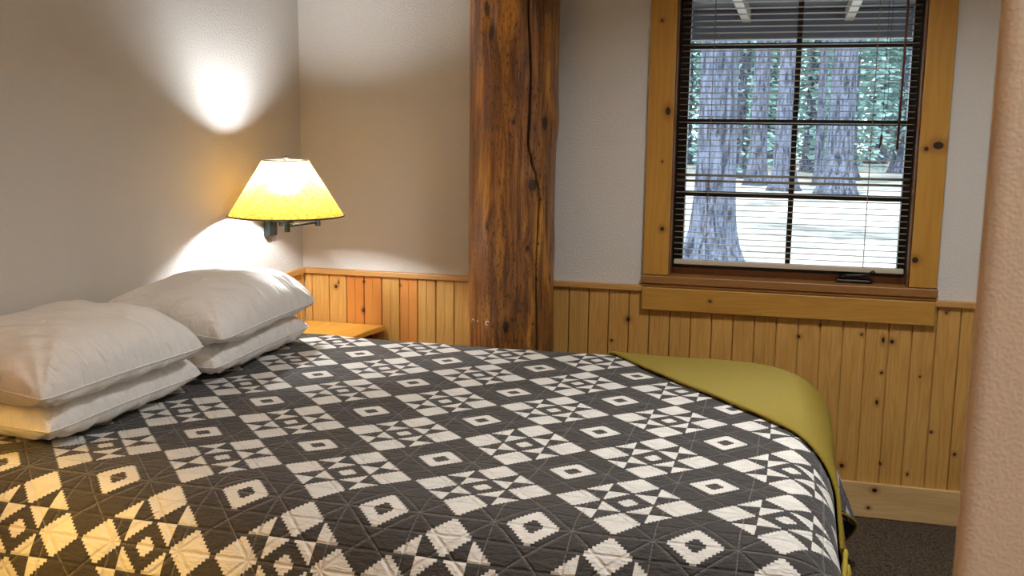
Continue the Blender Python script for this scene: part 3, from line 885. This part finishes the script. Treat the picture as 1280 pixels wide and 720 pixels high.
def tree(loc, h, rb, label, seed, c0, c1, rad, count, sz):
    t = tag(empty('pine_tree', (loc[0], loc[1], GZ)), label, 'tree', 'pine trees beyond the window')
    trunk_mb(h, rb, rb * .45, seed).build('trunk', bark_m, t, smooth=True, fix=False)
    crown_mb(c0, c1, rad, count, seed, sz).build('crown', needle_m, t, fix=False)
    return t
# (TREES are filled in below)
FAR = 'pale hazy pine of the far tree line beyond the clearing'
TREES = [
    ((.88, 10.3), 14, .28, 'thick grey trunk close outside the panes, the widest of the pines', 3, 6.5, 14, 3.0, 500, .5),
    ((3.2, 28.), 18, .40, 'tall pine trunk standing alone behind the right column of panes', 5, 7.5, 18, .6, 300, .3),
    ((1.6, 29.), 18, .33, 'pine trunk showing beside the upright grille bar', 8, 7.5, 18, .5, 300, .3),
    ((.7, 32.), 18, .30, 'dark pine trunk between the widest trunk and the upright grille bar', 9, 7.5, 18, .7, 300, .4),
    ((2.75, 33.), 18, .16, 'thin pine trunk just past the upright grille bar', 10, 7.5, 18, .6, 200, .4),
]
for a in TREES: tree(*a)
rnd = random.Random(11)
proto_t = []
for k in range(4):
    t = tree((0, 0), 17, .28 + .05 * k, FAR, 20 + k, 0.3 + .25 * k, 17, 1.45, 3600, .3); proto_t.append(t)
spots = []
rnd = random.Random(12)
for q, yy in enumerate((38, 46, 54, 62, 70)):
    d_ = yy + 3.7; n_ = 4 + q; lo_, hi_ = -.20 * d_, .22 * d_
    for k in range(n_):
        spots.append((1.9 + lo_ + (hi_ - lo_) * (k + .5) / n_ + rnd.uniform(-.25, .25) + (.8 if q % 2 else -.8) * .5, yy + rnd.uniform(-1., 1.)))
for i, (xx, yy) in enumerate(spots):
    o = proto_t[i] if i < 4 else copy_tree(proto_t[i % 4])
    o.location = (xx, yy, GZ); o.rotation_euler.z = rnd.uniform(0, 6); s_ = rnd.uniform(.85, 1.05); o.scale = (s_, s_, s_)
# porch roof above the window
pr = tag(empty('porch_roof', (1.9, .2, 2.4)), 'grey porch roof with pale rafters above the window outside', 'porch roof')
def slab(x0, x1, ya, za, yb, zb, th, name, m):
    mb = MB(); mb.add([(x0 - 1.9, ya - .2, za - 2.4), (x1 - 1.9, ya - .2, za - 2.4), (x1 - 1.9, yb - .2, zb - 2.4), (x0 - 1.9, yb - .2, zb - 2.4),
                       (x0 - 1.9, ya - .2, za + th - 2.4), (x1 - 1.9, ya - .2, za + th - 2.4), (x1 - 1.9, yb - .2, zb + th - 2.4), (x0 - 1.9, yb - .2, zb + th - 2.4)],
                      [(0, 1, 2, 3), (7, 6, 5, 4), (0, 4, 5, 1), (1, 5, 6, 2), (2, 6, 7, 3), (3, 7, 4, 0)])
    return mb.build(name, m, pr)
slab(-2, 6, .2, 2.06, 2.6, 2.035, .06, 'roof_deck', porch_m)
slab(-2, 6, 2.2, 1.885, 2.34, 1.885, .15, 'eave_beam', porch_m)
for x in (.531, 1.073, 1.615, 2.157, 2.699, 3.241):
    slab(x - .022, x + .022, .2, 1.985, 2.195, 1.973, .062, 'rafter', rafter_m)

# sky and sun (sun comes over the cabin roof, from behind the viewer)
w = bpy.data.worlds.new('sky'); S.world = w; w.use_nodes = True
bg = w.node_tree.nodes['Background']; bg.inputs[0].default_value = (.80, .92, 1., 1); bg.inputs[1].default_value = 5.5
sl = bpy.data.lights.new('sun', 'SUN'); sl.energy = 5; sl.angle = .01; sl.color = (1, .96, .9)
so = bpy.data.objects.new('sun', sl); COL.objects.link(so); so.rotation_euler = (math.radians(38), 0, math.radians(-25))
# portal: helps the daylight find the window
pl_ = area('daylight_portal', (1.9, .17, 1.42), (-PI / 2, 0, 0), .9, 1, (1, 1, 1), 'RECTANGLE'); pl_.data.size_y = 1.2; pl_.data.cycles.is_portal = True
S.cycles.max_bounces = 10; S.cycles.diffuse_bounces = 5; S.cycles.transparent_max_bounces = 16
S.cycles.sample_clamp_indirect = 6
